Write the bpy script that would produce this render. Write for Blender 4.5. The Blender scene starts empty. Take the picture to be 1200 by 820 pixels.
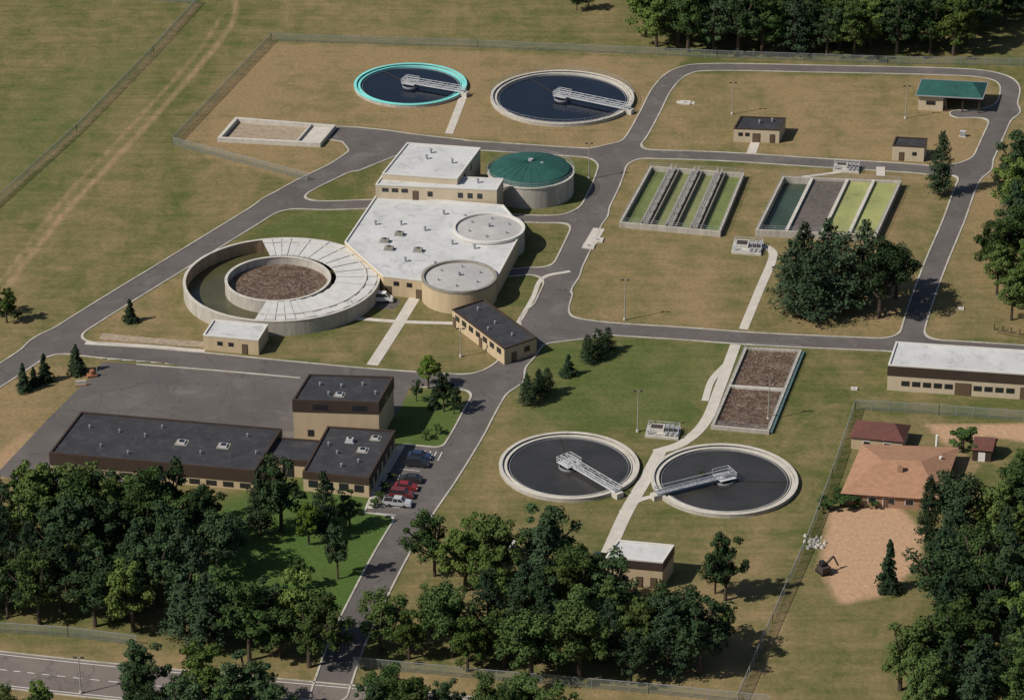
import bpy, math, random
import numpy as np
from mathutils import Vector, Matrix
random.seed(7)
rng = np.random.default_rng(7)
S = bpy.context.scene
rad = math.radians

# ------------------------------------------------------------ survey -> metres
# Site survey: oblique air-photo coordinates rectified to ground metres.
F, PT, H, Y0 = 3700.0, rad(26.6), 290.0, 600.0
cP, sP = math.cos(PT), math.sin(PT)
def P(u, v, z=0.0):
    xc = (u-600)/F; yc = (410-v)/F
    t = (z-H)/(-sP+yc*cP)
    return Vector((t*xc, t*(cP+yc*sP)-Y0, z))
def ppm(u, v, z=0.0):
    yc = (410-v)/F
    return F/((z-H)/(-sP+yc*cP))
def HT(vb, vt):
    """height of a vertical thing standing at row vb whose top is seen at row vt"""
    D = P(600, vb).y+Y0; yc = (410-vt)/F
    return H+D*(-sP+yc*cP)/(cP+yc*sP)

# ------------------------------------------------------------ materials
def new_mat(name):
    m = bpy.data.materials.new(name); m.use_nodes = True
    nt = m.node_tree; b = nt.nodes['Principled BSDF']
    return m, nt, b
def N(nt, t, **kw):
    n = nt.nodes.new(t)
    for k, v in kw.items(): setattr(n, k, v)
    return n
def mixc(nt, fac, a, b, mode='MIX'):
    n = nt.nodes.new('ShaderNodeMix'); n.data_type = 'RGBA'; n.blend_type = mode
    for sock, val in ((n.inputs[0], fac), (n.inputs[6], a), (n.inputs[7], b)):
        if isinstance(val, bpy.types.NodeSocket): nt.links.new(val, sock)
        elif isinstance(val, (int, float)): sock.default_value = val
        else: sock.default_value = (*val[:3], 1)
    return n.outputs[2]
def ramp(nt, src, lo, hi, a=0.0, b=1.0):
    n = nt.nodes.new('ShaderNodeMapRange')
    n.inputs[1].default_value = lo; n.inputs[2].default_value = hi
    n.inputs[3].default_value = a; n.inputs[4].default_value = b
    nt.links.new(src, n.inputs[0]); return n.outputs[0]
def noise(nt, scale, detail=4, rough=.6, vec=None, dist=0):
    n = nt.nodes.new('ShaderNodeTexNoise')
    n.inputs['Scale'].default_value = scale; n.inputs['Detail'].default_value = detail
    n.inputs['Roughness'].default_value = rough; n.inputs['Distortion'].default_value = dist
    if vec is not None: nt.links.new(vec, n.inputs['Vector'])
    return n.outputs['Fac']
def mathn(nt, op, a, b=0.0):
    n = nt.nodes.new('ShaderNodeMath'); n.operation = op
    for s, v in ((n.inputs[0], a), (n.inputs[1], b)):
        if isinstance(v, (int, float)): s.default_value = v
        else: nt.links.new(v, s)
    return n.outputs[0]
def surf(name, col, rough=.85, var=.2, scale=.35, stain=None, stain_amt=.5, streak=False, metal=0, spec=.3, fine=4.0, cracks=None):
    m, nt, b = new_mat(name)
    tc = N(nt, 'ShaderNodeNewGeometry').outputs['Position']
    if streak:
        mp = N(nt, 'ShaderNodeMapping'); mp.inputs['Scale'].default_value = (1, 1, .12)
        nt.links.new(tc, mp.inputs[0]); vec2 = mp.outputs[0]
    else: vec2 = tc
    n1 = noise(nt, scale, 4, .65, vec2)
    n2 = noise(nt, fine, 2, .6, vec2)
    lo = [c*(1-var) for c in col]; hi = [min(1, c*(1+var)) for c in col]
    c = mixc(nt, ramp(nt, n1, .3, .7), lo, hi)
    c = mixc(nt, ramp(nt, n2, .3, .7, 0, .5), c, [x*(1-var*1.2) for x in col])
    if stain:
        n3 = noise(nt, scale*2.3, 6, .75, vec2, .6)
        c = mixc(nt, ramp(nt, n3, .52, .72, 0, stain_amt), c, stain)
    if cracks:
        sc, dark, amt = cracks
        va = N(nt, 'ShaderNodeVectorMath', operation='ADD'); nz = N(nt, 'ShaderNodeTexNoise'); nz.inputs['Scale'].default_value = .25; nt.links.new(tc, nz.inputs['Vector'])
        vs = N(nt, 'ShaderNodeVectorMath', operation='SCALE'); vs.inputs['Scale'].default_value = 5.0; nt.links.new(nz.outputs['Color'], vs.inputs[0])
        nt.links.new(tc, va.inputs[0]); nt.links.new(vs.outputs[0], va.inputs[1])
        vo = N(nt, 'ShaderNodeTexVoronoi', feature='DISTANCE_TO_EDGE'); vo.inputs['Scale'].default_value = sc; nt.links.new(va.outputs[0], vo.inputs['Vector'])
        c = mixc(nt, ramp(nt, vo.outputs['Distance'], .010, .003, 0, amt), c, dark)
        vc = N(nt, 'ShaderNodeTexVoronoi', feature='F1'); vc.distance = 'CHEBYCHEV'; vc.inputs['Scale'].default_value = .09
        mp = N(nt, 'ShaderNodeMapping'); mp.inputs['Rotation'].default_value = (0, 0, rad(-10)); nt.links.new(tc, mp.inputs[0]); nt.links.new(mp.outputs[0], vc.inputs['Vector'])
        sc_ = N(nt, 'ShaderNodeSeparateColor'); nt.links.new(vc.outputs['Color'], sc_.inputs[0])
        c = mixc(nt, ramp(nt, sc_.outputs[0], .3, 1, 0, .32), c, [x*.62 for x in col])
    nt.links.new(c, b.inputs['Base Color'])
    b.inputs['Roughness'].default_value = rough; b.inputs['Metallic'].default_value = metal
    b.inputs['Specular IOR Level'].default_value = spec
    return m

M = {}
M['conc'] = surf('concrete', (.52, .49, .43), var=.18, scale=.5, stain=(.24, .21, .17), stain_amt=.5)
M['concwall'] = surf('concrete_wall', (.42, .39, .34), var=.22, scale=.6, stain=(.2, .17, .13), stain_amt=.6, streak=True)
M['concdark'] = surf('weathered_concrete', (.27, .25, .21), var=.25, scale=.6, stain=(.12, .11, .09), stain_amt=.6)
M['walk'] = surf('path_concrete', (.52, .48, .42), var=.14, scale=.4, stain=(.33, .29, .22), stain_amt=.5)
M['kerb'] = surf('kerb_concrete', (.45, .42, .365), var=.3, scale=.2, stain=(.18, .15, .10), stain_amt=.75)
M['asph'] = surf('asphalt', (.125, .112, .105), var=.22, scale=.07, stain=(.19, .17, .15), stain_amt=.65, spec=.2, cracks=(.085, (.065, .058, .055), .6))
M['tanwall'] = surf('tan_block_wall', (.47, .37, .235), var=.1, scale=.7, streak=True)
M['tanwall2'] = surf('tan_wall_panel', (.50, .42, .30), var=.1, scale=.7, streak=True)
M['brown'] = surf('brown_metal_fascia', (.055, .038, .029), var=.15, rough=.6)
M['darkroof'] = surf('dark_membrane_roof', (.040, .040, .045), var=.3, scale=.22, stain=(.085, .08, .078), stain_amt=.7, rough=.8)
M['whiteroof'] = surf('white_membrane_roof', (.52, .525, .515), var=.14, scale=.14, stain=(.27, .27, .26), stain_amt=.8, rough=.75)
M['greyroof'] = surf('grey_gravel_roof', (.41, .40, .385), var=.14, scale=.3, stain=(.25, .24, .22), stain_amt=.6)
M['trimw'] = surf('pale_trim', (.58, .56, .52), var=.08)
M['teal'] = surf('teal_metal_roof', (.022, .088, .074), var=.25, scale=.2, rough=.6, stain=(.05, .125, .105), stain_amt=.6)
M['turq'] = surf('turquoise_coating', (.20, .62, .58), var=.12, scale=.4)
M['glass'] = surf('window_glass', (.02, .022, .026), var=.1, rough=.15, spec=.6)
M['frame'] = surf('dark_frame', (.06, .05, .045), var=.1, rough=.5)
M['galv'] = surf('galvanised_steel', (.50, .51, .52), var=.12, rough=.5)
M['steel'] = surf('grey_steel', (.30, .31, .33), var=.15, rough=.5)
M['dark'] = surf('dark_rubber', (.02, .02, .02), var=.1)
M['pole'] = surf('lamp_pole', (.30, .28, .25), var=.1, rough=.5)
M['door'] = surf('door_paint', (.12, .08, .05), var=.1, rough=.5)
M['terra'] = surf('tan_shingle', (.36, .20, .12), var=.18, scale=.8, stain=(.22, .12, .08), stain_amt=.5)
M['redroof'] = surf('red_shingle', (.12, .050, .040), var=.2, scale=.8)
M['brick'] = surf('brick_wall', (.33, .19, .12), var=.15, scale=1)
M['white'] = surf('white_paint', (.72, .71, .68), var=.08, stain=(.3, .28, .25), stain_amt=.5, scale=.6)
M['bark'] = surf('bark', (.075, .055, .04), var=.3, scale=2)
M['streetasph'] = surf('street_asphalt', (.175, .148, .13), var=.12, scale=.1, stain=(.23, .20, .175), stain_amt=.5, cracks=(.07, (.08, .07, .065), .6))
M['orange'] = surf('orange_paint', (.30, .13, .06), var=.1)
M['rock'] = surf('pale_rock', (.50, .47, .42), var=.3, scale=2)
M['sand'] = surf('rubble', (.34, .27, .19), var=.3, scale=.8, stain=(.17, .13, .09))
M['bluegr'] = surf('blue_green_channel', (.13, .22, .22), var=.2, stain=(.12, .12, .1))

def water(name, col, rough=.12, foam=None, fscale=.5, famt=1.0, flo=.5, fhi=.6, wave=.05):
    m, nt, b = new_mat(name)
    tc = N(nt, 'ShaderNodeNewGeometry').outputs['Position']
    n1 = noise(nt, .12, 4, .6, tc, .5)
    c = mixc(nt, ramp(nt, n1, .3, .7), [x*.75 for x in col], [x*1.3 for x in col])
    if foam:
        n2 = noise(nt, fscale, 5, .6, tc, 2.2)
        a = mathn(nt, 'ABSOLUTE', mathn(nt, 'SUBTRACT', n2, .5))
        fac = ramp(nt, a, fhi-.5, flo-.5, 0, famt)
        c = mixc(nt, fac, c, foam)
        b.inputs['Roughness'].default_value = .6
    else: b.inputs['Roughness'].default_value = rough
    nt.links.new(c, b.inputs['Base Color'])
    n3 = noise(nt, 1.6, 2, .6, tc)
    bp = N(nt, 'ShaderNodeBump'); bp.inputs['Strength'].default_value = wave; bp.inputs['Distance'].default_value = .1
    nt.links.new(n3, bp.inputs['Height']); nt.links.new(bp.outputs[0], b.inputs['Normal'])
    return m
M['wdark'] = water('dark_water', (.036, .034, .030), rough=.25)
M['wblue'] = water('deep_blue_water', (.007, .010, .018))
M['wolive'] = water('olive_water', (.070, .066, .030), rough=.25)
M['walg'] = water('algae_water', (.115, .145, .042), rough=.5, foam=(.17, .20, .07), fscale=.25, famt=.6)
M['walg2'] = water('pale_algae_water', (.155, .175, .068), rough=.5, foam=(.22, .235, .10), fscale=.3, famt=.6)
M['wyel'] = water('yellow_green_water', (.26, .275, .095), rough=.5, foam=(.32, .32, .14), fscale=.3, famt=.5)
M['wfoam'] = water('foaming_sludge', (.075, .045, .028), foam=(.30, .235, .17), fscale=.38, famt=.95, flo=.5, fhi=.53)
M['wfoam2'] = water('aerated_sludge', (.095, .078, .064), foam=(.17, .15, .13), fscale=.6, famt=.8, flo=.5, fhi=.56)
M['wgrn'] = water('murky_green_water', (.040, .062, .040), rough=.3)

def leafmat(name, a, b_, alt):
    m, nt, b = new_mat(name)
    tc = N(nt, 'ShaderNodeTexCoord').outputs['Object']
    oi = N(nt, 'ShaderNodeObjectInfo').outputs['Random']
    n1 = noise(nt, .55, 2, .7, tc)
    c = mixc(nt, ramp(nt, n1, .35, .65), a, b_)
    c2 = mixc(nt, ramp(nt, oi, .3, 1, 0, .8), c, alt)
    hs = N(nt, 'ShaderNodeHueSaturation')
    r2 = mathn(nt, 'FRACT', mathn(nt, 'MULTIPLY', oi, 7.31))
    nt.links.new(ramp(nt, r2, 0, 1, .6, 1.25), hs.inputs['Value']); nt.links.new(c2, hs.inputs['Color'])
    df = N(nt, 'ShaderNodeBsdfDiffuse'); nt.links.new(hs.outputs[0], df.inputs[0])
    out = [n for n in nt.nodes if n.type == 'OUTPUT_MATERIAL'][0]
    nt.links.new(df.outputs[0], out.inputs[0]); nt.nodes.remove(b)
    return m
M['leaf'] = leafmat('broadleaf_foliage', (.038, .068, .024), (.064, .104, .034), (.090, .125, .036))
M['leafdark'] = leafmat('dark_broadleaf_foliage', (.028, .050, .024), (.048, .078, .032), (.052, .082, .040))
M['leaflight'] = leafmat('light_broadleaf_foliage', (.060, .098, .026), (.095, .140, .036), (.11, .15, .04))
M['needle'] = leafmat('pine_foliage', (.026, .050, .028), (.044, .074, .036), (.048, .068, .038))
M['bright'] = leafmat('bright_foliage', (.10, .17, .03), (.16, .24, .04), (.14, .21, .04))

def fencemat():
    m, nt, b = new_mat('chain_link_mesh')
    b.inputs['Base Color'].default_value = (.20, .23, .20, 1); b.inputs['Roughness'].default_value = .6
    t = N(nt, 'ShaderNodeBsdfTransparent'); mx = N(nt, 'ShaderNodeMixShader'); mx.inputs[0].default_value = .38
    out = [n for n in nt.nodes if n.type == 'OUTPUT_MATERIAL'][0]
    nt.links.new(t.outputs[0], mx.inputs[1]); nt.links.new(b.outputs[0], mx.inputs[2]); nt.links.new(mx.outputs[0], out.inputs[0])
    return m
M['mesh'] = fencemat()

# ------------------------------------------------------------ mesh helpers
class MB:
    def __init__(s, mat): s.v = []; s.f = []; s.mat = mat
    def face(s, pts):
        i = len(s.v); s.v += [tuple(p) for p in pts]; s.f.append(tuple(range(i, i+len(pts))))
    def prism(s, pts, z0, z1, top=True, bottom=False):
        n = len(pts)
        for i in range(n):
            a, b = pts[i], pts[(i+1) % n]
            s.face([(a[0], a[1], z0), (b[0], b[1], z0), (b[0], b[1], z1), (a[0], a[1], z1)])
        if top: s.face([(p[0], p[1], z1) for p in pts])
        if bottom: s.face([(p[0], p[1], z0) for p in reversed(pts)])
    def box(s, c, sx, sy, sz, ang=0.0):
        ca, sa = math.cos(ang), math.sin(ang)
        pts = [(c[0]+x*ca-y*sa, c[1]+x*sa+y*ca) for x, y in ((-sx/2, -sy/2), (sx/2, -sy/2), (sx/2, sy/2), (-sx/2, sy/2))]
        s.prism(pts, c[2], c[2]+sz, True, True)
    def beam(s, a, b, w, h=None):
        a = Vector(a); b = Vector(b); h = h or w
        d = (b-a)
        if d.length < 1e-5: return
        d.normalize()
        up = Vector((0, 0, 1)) if abs(d.z) < .95 else Vector((1, 0, 0))
        r = d.cross(up).normalized(); u = r.cross(d).normalized()
        q = [r*w/2*i+u*h/2*j for i, j in ((-1, -1), (1, -1), (1, 1), (-1, 1))]
        A = [a+k for k in q]; B = [b+k for k in q]
        for i in range(4):
            j = (i+1) % 4; s.face([A[i], A[j], B[j], B[i]])
        s.face(A[::-1]); s.face(B)
    def cyl(s, c, r, z0, z1, n=24, r2=None, cap=True):
        r2 = r if r2 is None else r2
        A = [(c[0]+r*math.cos(2*math.pi*i/n), c[1]+r*math.sin(2*math.pi*i/n), z0) for i in range(n)]
        B = [(c[0]+r2*math.cos(2*math.pi*i/n), c[1]+r2*math.sin(2*math.pi*i/n), z1) for i in range(n)]
        for i in range(n):
            j = (i+1) % n; s.face([A[i], A[j], B[j], B[i]])
        if cap: s.face(B)
    def ring(s, c, r0, r1, z0, z1, n=96, a0=0, a1=360, ends=False):
        n = max(2, int(n*(a1-a0)/360))
        an = [rad(a0+(a1-a0)*i/n) for i in range(n+1)]
        q = lambda r, a, z: (c[0]+r*math.cos(a), c[1]+r*math.sin(a), z)
        for a, b in zip(an, an[1:]):
            s.face([q(r0, a, z1), q(r1, a, z1), q(r1, b, z1), q(r0, b, z1)])
            s.face([q(r1, a, z0), q(r1, b, z0), q(r1, b, z1), q(r1, a, z1)])
            s.face([q(r0, b, z0), q(r0, a, z0), q(r0, a, z1), q(r0, b, z1)])
        if ends:
            for a in (an[0], an[-1]): s.face([q(r0, a, z0), q(r1, a, z0), q(r1, a, z1), q(r0, a, z1)])
    def disc(s, c, r, z, n=96):
        s.face([(c[0]+r*math.cos(2*math.pi*i/n), c[1]+r*math.sin(2*math.pi*i/n), z) for i in range(n)])
    def railing(s, pts, h=1.05, step=2.0, w=.07, close=False):
        pts = [Vector(p) for p in pts]
        if close: pts.append(pts[0])
        for a, b in zip(pts, pts[1:]):
            for k in (h, h*.5): s.beam(a+Vector((0, 0, k)), b+Vector((0, 0, k)), w)
            L = (b-a).length; n = max(1, int(L/step))
            for i in range(n):
                p = a.lerp(b, i/n); s.beam(p, p+Vector((0, 0, h)), w)
class Thing:
    def __init__(s, name): s.name = name; s.p = {}
    def part(s, name, mat):
        if name not in s.p: s.p[name] = MB(M[mat] if isinstance(mat, str) else mat)
        return s.p[name]
    def finish(s):
        allv = np.array([v for p in s.p.values() for v in p.v])
        c = (allv.min(0)+allv.max(0))/2; c[2] = 0
        if len(s.p) == 1:
            p = list(s.p.values())[0]
            me = bpy.data.meshes.new(s.name); me.from_pydata([tuple(np.array(v)-c) for v in p.v], [], p.f); me.materials.append(p.mat); me.update()
            o = bpy.data.objects.new(s.name, me); o.location = c; S.collection.objects.link(o); return o
        root = bpy.data.objects.new(s.name, None); root.location = c; root.empty_display_size = 1
        S.collection.objects.link(root)
        for k, p in s.p.items():
            me = bpy.data.meshes.new(s.name+'_'+k)
            me.from_pydata([tuple(np.array(v)-c) for v in p.v], [], p.f); me.materials.append(p.mat); me.update()
            o = bpy.data.objects.new(k, me); o.parent = root; S.collection.objects.link(o)
        return root

def smooth(pts, n=8):
    pts = [Vector((p[0], p[1], 0)) for p in pts]
    if len(pts) < 3: return pts
    out = []
    ex = [pts[0]*2-pts[1]]+pts+[pts[-1]*2-pts[-2]]
    for i in range(1, len(ex)-2):
        a, b, c, d = ex[i-1:i+3]
        for k in range(n):
            t = k/n
            out.append(.5*((2*b)+(c-a)*t+(2*a-5*b+4*c-d)*t*t+(3*b-a-3*c+d)*t**3))
    out.append(pts[-1]); return out
def offset(pts, d):
    out = []
    for i, p in enumerate(pts):
        a = pts[max(0, i-1)]; b = pts[min(len(pts)-1, i+1)]
        t = (b-a).normalized(); out.append(p+Vector((-t.y, t.x, 0))*d)
    return out
def ribbon(mb, pts, w, z0, z1):
    L = offset(pts, w/2); R = offset(pts, -w/2)
    for i in range(len(pts)-1):
        l0, l1, r0, r1 = L[i], L[i+1], R[i], R[i+1]
        mb.face([(r0.x, r0.y, z1), (r1.x, r1.y, z1), (l1.x, l1.y, z1), (l0.x, l0.y, z1)])
        mb.face([(r0.x, r0.y, z0), (r1.x, r1.y, z0), (r1.x, r1.y, z1), (r0.x, r0.y, z1)])
        mb.face([(l1.x, l1.y, z0), (l0.x, l0.y, z0), (l0.x, l0.y, z1), (l1.x, l1.y, z1)])
W = lambda pts, z=0: [P(u, v, z) for u, v in pts]

# ------------------------------------------------------------ ground
gx = np.concatenate([-np.geomspace(9000, 215, 14), np.arange(-200, 200.1, 1.25), np.geomspace(215, 9000, 14)])
gy = np.concatenate([-np.geomspace(9000, 215, 14), np.arange(-200, 260.1, 1.25), np.geomspace(275, 12000, 14)])
GX, GY = np.meshgrid(gx, gy)
def seg_d(X, Y, ax, ay, bx, by):
    dx, dy = bx-ax, by-ay; L = dx*dx+dy*dy+1e-12
    t = np.clip(((X-ax)*dx+(Y-ay)*dy)/L, 0, 1)
    return np.hypot(X-ax-t*dx, Y-ay-t*dy)
def poly_sd(X, Y, poly):
    inside = np.zeros(X.shape, bool); d = np.full(X.shape, 1e9)
    n = len(poly)
    for i in range(n):
        ax, ay = poly[i][0], poly[i][1]; bx, by = poly[(i+1) % n][0], poly[(i+1) % n][1]
        c = ((ay > Y) != (by > Y)) & (X < (bx-ax)*(Y-ay)/((by-ay) if by != ay else 1e-9)+ax)
        inside ^= c
        d = np.minimum(d, seg_d(X, Y, ax, ay, bx, by))
    return np.where(inside, -d, d)
dry = np.full(GX.shape, .36); lush = np.zeros(GX.shape); dirt = np.zeros(GX.shape)
def paint(arr, px, val, soft=3.0):
    sd = poly_sd(GX, GY, W(px)); m = np.clip(.5-sd/(2*soft), 0, 1); m = m*m*(3-2*m)
    arr[:] = arr*(1-m)+val*m
def track(arr, px, w, val):
    pts = smooth(W(px), 5); d = np.full(GX.shape, 1e9)
    for a, b in zip(pts, pts[1:]): d = np.minimum(d, seg_d(GX, GY, a.x, a.y, b.x, b.y))
    m = np.clip(1-d/w, 0, 1); arr[:] = np.maximum(arr, val*m)
paint(dry, [(150, 150), (300, 60), (340, 220), (200, 310), (0, 420), (-40, 420)], .52, 12)
paint(dry, [(-40, 300), (90, 230), (60, 300), (-40, 380)], .75, 12)
paint(dry, [(270, -40), (760, -40), (740, 40), (320, 40)], .42, 6)
paint(dry, [(318, 50), (800, 70), (765, 150), (700, 178), (530, 160), (400, 148), (412, 180), (350, 215), (205, 168)], .98, 2)
paint(dry, [(800, 86), (1155, 90), (1172, 105), (1145, 190), (870, 182), (755, 176)], .92, 2)
paint(dry, [(735, 190), (1110, 205), (1060, 398), (645, 380), (690, 270)], .74, 3)
paint(dry, [(1125, 240), (1210, 90), (1240, 240), (1220, 400), (1080, 398)], .8, 3)
paint(dry, [(90, 385), (160, 345), (240, 310), (250, 380), (310, 410), (440, 380), (420, 425), (120, 405)], .72, 2)
paint(dry, [(900, 500), (990, 500), (940, 640), (860, 820), (800, 820), (830, 700), (700, 700), (940, 600)], .5, 5)
paint(dry, [(1000, 490), (1200, 500), (1200, 600), (1090, 700), (1080, 830), (870, 830), (950, 640)], .5, 4)
paint(dry, [(0, 430), (110, 425), (20, 560), (-20, 560)], .7, 3)
paint(dry, [(-40, 738), (420, 780), (900, 815), (900, 860), (-40, 860)], .75, 3)
paint(dry, [(450, 350), (600, 385), (570, 430), (430, 425)], .5, 2)
paint(dry, [(600, 250), (672, 262), (650, 315), (600, 320)], .4, 2)
paint(lush, [(235, 600), (330, 560), (480, 590), (450, 650), (415, 720), (240, 700)], 1.0, 3)
paint(lush, [(462, 470), (520, 450), (548, 480), (520, 530), (470, 525), (440, 545)], .85, 2)
paint(lush, [(640, 400), (860, 400), (820, 500), (600, 500), (600, 440)], .4, 5)
paint(lush, [(560, 178), (700, 190), (690, 240), (600, 250)], .35, 2)
paint(lush, [(290, 275), (360, 245), (425, 248), (400, 280)], .35, 2)
paint(lush, [(-30, 150), (120, 60), (200, 60), (40, 240), (-30, 270)], .3, 12)
paint(dirt, [(972, 598), (1050, 590), (1085, 625), (1075, 665), (1030, 700), (985, 708), (958, 665)], 1.0, 1.5)
paint(dirt, [(1085, 497), (1230, 496), (1230, 522), (1160, 512), (1110, 522)], .95, 1.2)
paint(dirt, [(-20, 560), (0, 525), (30, 505), (45, 508), (10, 560)], .5, 2)
paint(dirt, [(1120, 522), (1150, 545), (1140, 560), (1110, 560)], .5, 1)
track(dirt, [(0, 345), (80, 245), (160, 160), (240, 70), (275, 20), (270, -20)], 1.7, .55)
track(dirt, [(-10, 240), (90, 155), (180, 65), (232, 5)], 2.2, .45)
track(dirt, [(0, 332), (70, 238), (150, 152), (228, 66), (262, 15)], 1.4, .42)
track(dirt, [(270, 100), (330, 60), (420, 52), (800, 66)], 1.4, .3)
track(dirt, [(900, 545), (960, 480), (1040, 470)], 1.2, .3)
track(dirt, [(930, 690), (890, 790), (870, 830)], 1.5, .4)
track(dirt, [(420, 105), (380, 110), (330, 130)], 1.5, .3)
track(dirt, [(905, 150), (950, 120), (1060, 110), (1080, 120)], 1.3, .25)
track(dirt, [(800, 200), (890, 240), (880, 280)], 1.2, .25)
nx, ny = len(gx), len(gy)
me = bpy.data.meshes.new('ground')
V = np.stack([GX.ravel(), GY.ravel(), np.zeros(GX.size)], 1)
idx = np.arange(nx*ny).reshape(ny, nx)
Q = np.stack([idx[:-1, :-1], idx[:-1, 1:], idx[1:, 1:], idx[1:, :-1]], -1).reshape(-1, 4)
me.vertices.add(len(V)); me.vertices.foreach_set('co', V.ravel())
me.loops.add(Q.size); me.loops.foreach_set('vertex_index', Q.ravel().astype(np.int32))
me.polygons.add(len(Q)); me.polygons.foreach_set('loop_start', np.arange(0, Q.size, 4, dtype=np.int32))
me.update(calc_edges=True); me.validate()
at = me.attributes.new('cover', 'FLOAT_COLOR', 'POINT')
at.data.foreach_set('color', np.stack([dry.ravel(), lush.ravel(), dirt.ravel(), np.ones(dry.size)], 1).ravel().astype(np.float32))
m, nt, b = new_mat('dry_and_green_grass')
pos = N(nt, 'ShaderNodeNewGeometry').outputs['Position']
atn = N(nt, 'ShaderNodeAttribute'); atn.attribute_name = 'cover'
sp = N(nt, 'ShaderNodeSeparateColor'); nt.links.new(atn.outputs['Color'], sp.inputs[0])
mp = N(nt, 'ShaderNodeMapping'); mp.inputs['Rotation'].default_value = (0, 0, rad(32)); mp.inputs['Scale'].default_value = (1, .2, 1)
nt.links.new(pos, mp.inputs[0])
mp2 = N(nt, 'ShaderNodeMapping'); mp2.inputs['Rotation'].default_value = (0, 0, rad(10)); mp2.inputs['Scale'].default_value = (.04, .55, 1)
nt.links.new(pos, mp2.inputs[0])
nL = noise(nt, .035, 5, .65, mp.outputs[0], .4); nM = noise(nt, .14, 7, .74, pos, .4); nS = noise(nt, 1.1, 4, .75, pos); nF = noise(nt, 5, 2, .7, pos)
nW = noise(nt, 1.0, 2, .6, mp2.outputs[0], .2)
d = mathn(nt, 'ADD', sp.outputs[0], mathn(nt, 'MULTIPLY', mathn(nt, 'SUBTRACT', nL, .5), 2.0))
d = mathn(nt, 'ADD', d, mathn(nt, 'MULTIPLY', mathn(nt, 'SUBTRACT', nM, .5), 2.1))
d = mathn(nt, 'ADD', d, mathn(nt, 'MULTIPLY', mathn(nt, 'SUBTRACT', nW, .5), .7))
d = ramp(nt, d, .05, 1.05)
c = mixc(nt, d, (.090, .105, .033), (.255, .187, .100))
lu = mathn(nt, 'MULTIPLY', sp.outputs[1], ramp(nt, nM, .25, .6, .5, 1))
c = mixc(nt, lu, c, (.062, .118, .027))
di = mathn(nt, 'ADD', sp.outputs[2], mathn(nt, 'MULTIPLY', mathn(nt, 'SUBTRACT', nM, .5), mathn(nt, 'MULTIPLY', sp.outputs[2], 1.3)))
c = mixc(nt, ramp(nt, di, .15, .9), c, (.43, .28, .18))
c = mixc(nt, ramp(nt, nS, .3, .7, 0, .55), c, (.40, .42, .38), 'MULTIPLY')
c = mixc(nt, ramp(nt, nF, .35, .7, 0, .35), c, (.45, .48, .4), 'MULTIPLY')
c = mixc(nt, 1.0, c, (1.25, 1.22, 1.2), 'MULTIPLY')
nt.links.new(c, b.inputs['Base Color']); b.inputs['Roughness'].default_value = .95; b.inputs['Specular IOR Level'].default_value = .1
bp = N(nt, 'ShaderNodeBump'); bp.inputs['Strength'].default_value = .5; bp.inputs['Distance'].default_value = .25
nt.links.new(nS, bp.inputs['Height']); nt.links.new(bp.outputs[0], b.inputs['Normal'])
me.materials.append(m)
S.collection.objects.link(bpy.data.objects.new('ground', me))

# ------------------------------------------------------------ roads (smooth union, real kerbs)
roads = [
 ([(-140, 530), (0, 440), (70, 394), (130, 356), (215, 304), (290, 258), (350, 221), (400, 196), (432, 176), (445, 162)], 6.2, 1),
 ([(400, 155), (450, 162), (530, 169), (620, 175), (700, 180), (760, 181), (850, 184), (960, 191), (1060, 197), (1100, 200), (1140, 196)], 4.8, 1),
 ([(718, 182), (742, 165), (760, 135), (777, 103), (800, 84), (840, 79), (960, 81), (1100, 84), (1158, 88), (1182, 99), (1180, 122), (1163, 162), (1149, 192), (1133, 217), (1117, 260), (1096, 310), (1076, 365), (1066, 402)], 4.4, 1),
 ([(722, 178), (712, 212), (694, 250), (676, 290), (654, 335), (635, 375), (612, 412), (588, 440), (566, 475), (546, 512), (516, 560), (487, 602), (458, 650), (432, 700), (408, 750), (390, 800), (386, 812)], 6.0, 1),
 ([(632, 372), (700, 384), (800, 391), (900, 398), (1060, 405), (1120, 407), (1260, 416)], 5.4, 1),
 ([(62, 402), (110, 410), (200, 418), (330, 431), (440, 441), (540, 447), (590, 444)], 6.0, 1),
 ([(330, 238), (380, 241), (445, 239)], 4.5, 1),
 ([(600, 256), (650, 257), (690, 252)], 3.6, 1),
 ([(596, 320), (625, 318), (655, 322)], 3.2, 1),
 ([(1125, 134), (1150, 133), (1178, 130)], 4.5, 1),
]
lots = [
 ([(120, 424), (300, 436), (480, 452), (470, 478), (440, 520), (340, 550), (60, 572), (-5, 556), (55, 492), (112, 436)], 0),
 ([(474, 521), (524, 526), (500, 562), (474, 606), (428, 600), (455, 552)], 1),
 ([(380, 149), (420, 150), (540, 165), (524, 178), (470, 180), (420, 200), (388, 200), (412, 178), (402, 166), (378, 162)], 1),
 ([(640, 352), (668, 345), (660, 382), (700, 395), (640, 402), (612, 392)], 1),
 ([(430, 345), (470, 352), (462, 362), (428, 360)], 0),
]
RES = .5
rx = np.arange(-160, 200, RES); ry = np.arange(-185, 215, RES)
SD = np.full((len(ry), len(rx)), 500.0); KF = np.zeros(SD.shape, bool)
def add_field(fn, bb, kerb, k=5.0):
    i0, i1 = np.searchsorted(rx, [bb[0], bb[2]]); j0, j1 = np.searchsorted(ry, [bb[1], bb[3]])
    X, Y = np.meshgrid(rx[i0:i1], ry[j0:j1]); b_ = fn(X, Y); a = SD[j0:j1, i0:i1]
    KF[j0:j1, i0:i1] = np.where(b_ < a, bool(kerb), KF[j0:j1, i0:i1])
    h = np.clip(.5+.5*(b_-a)/k, 0, 1)
    SD[j0:j1, i0:i1] = b_*(1-h)+a*h-k*h*(1-h)
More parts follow.
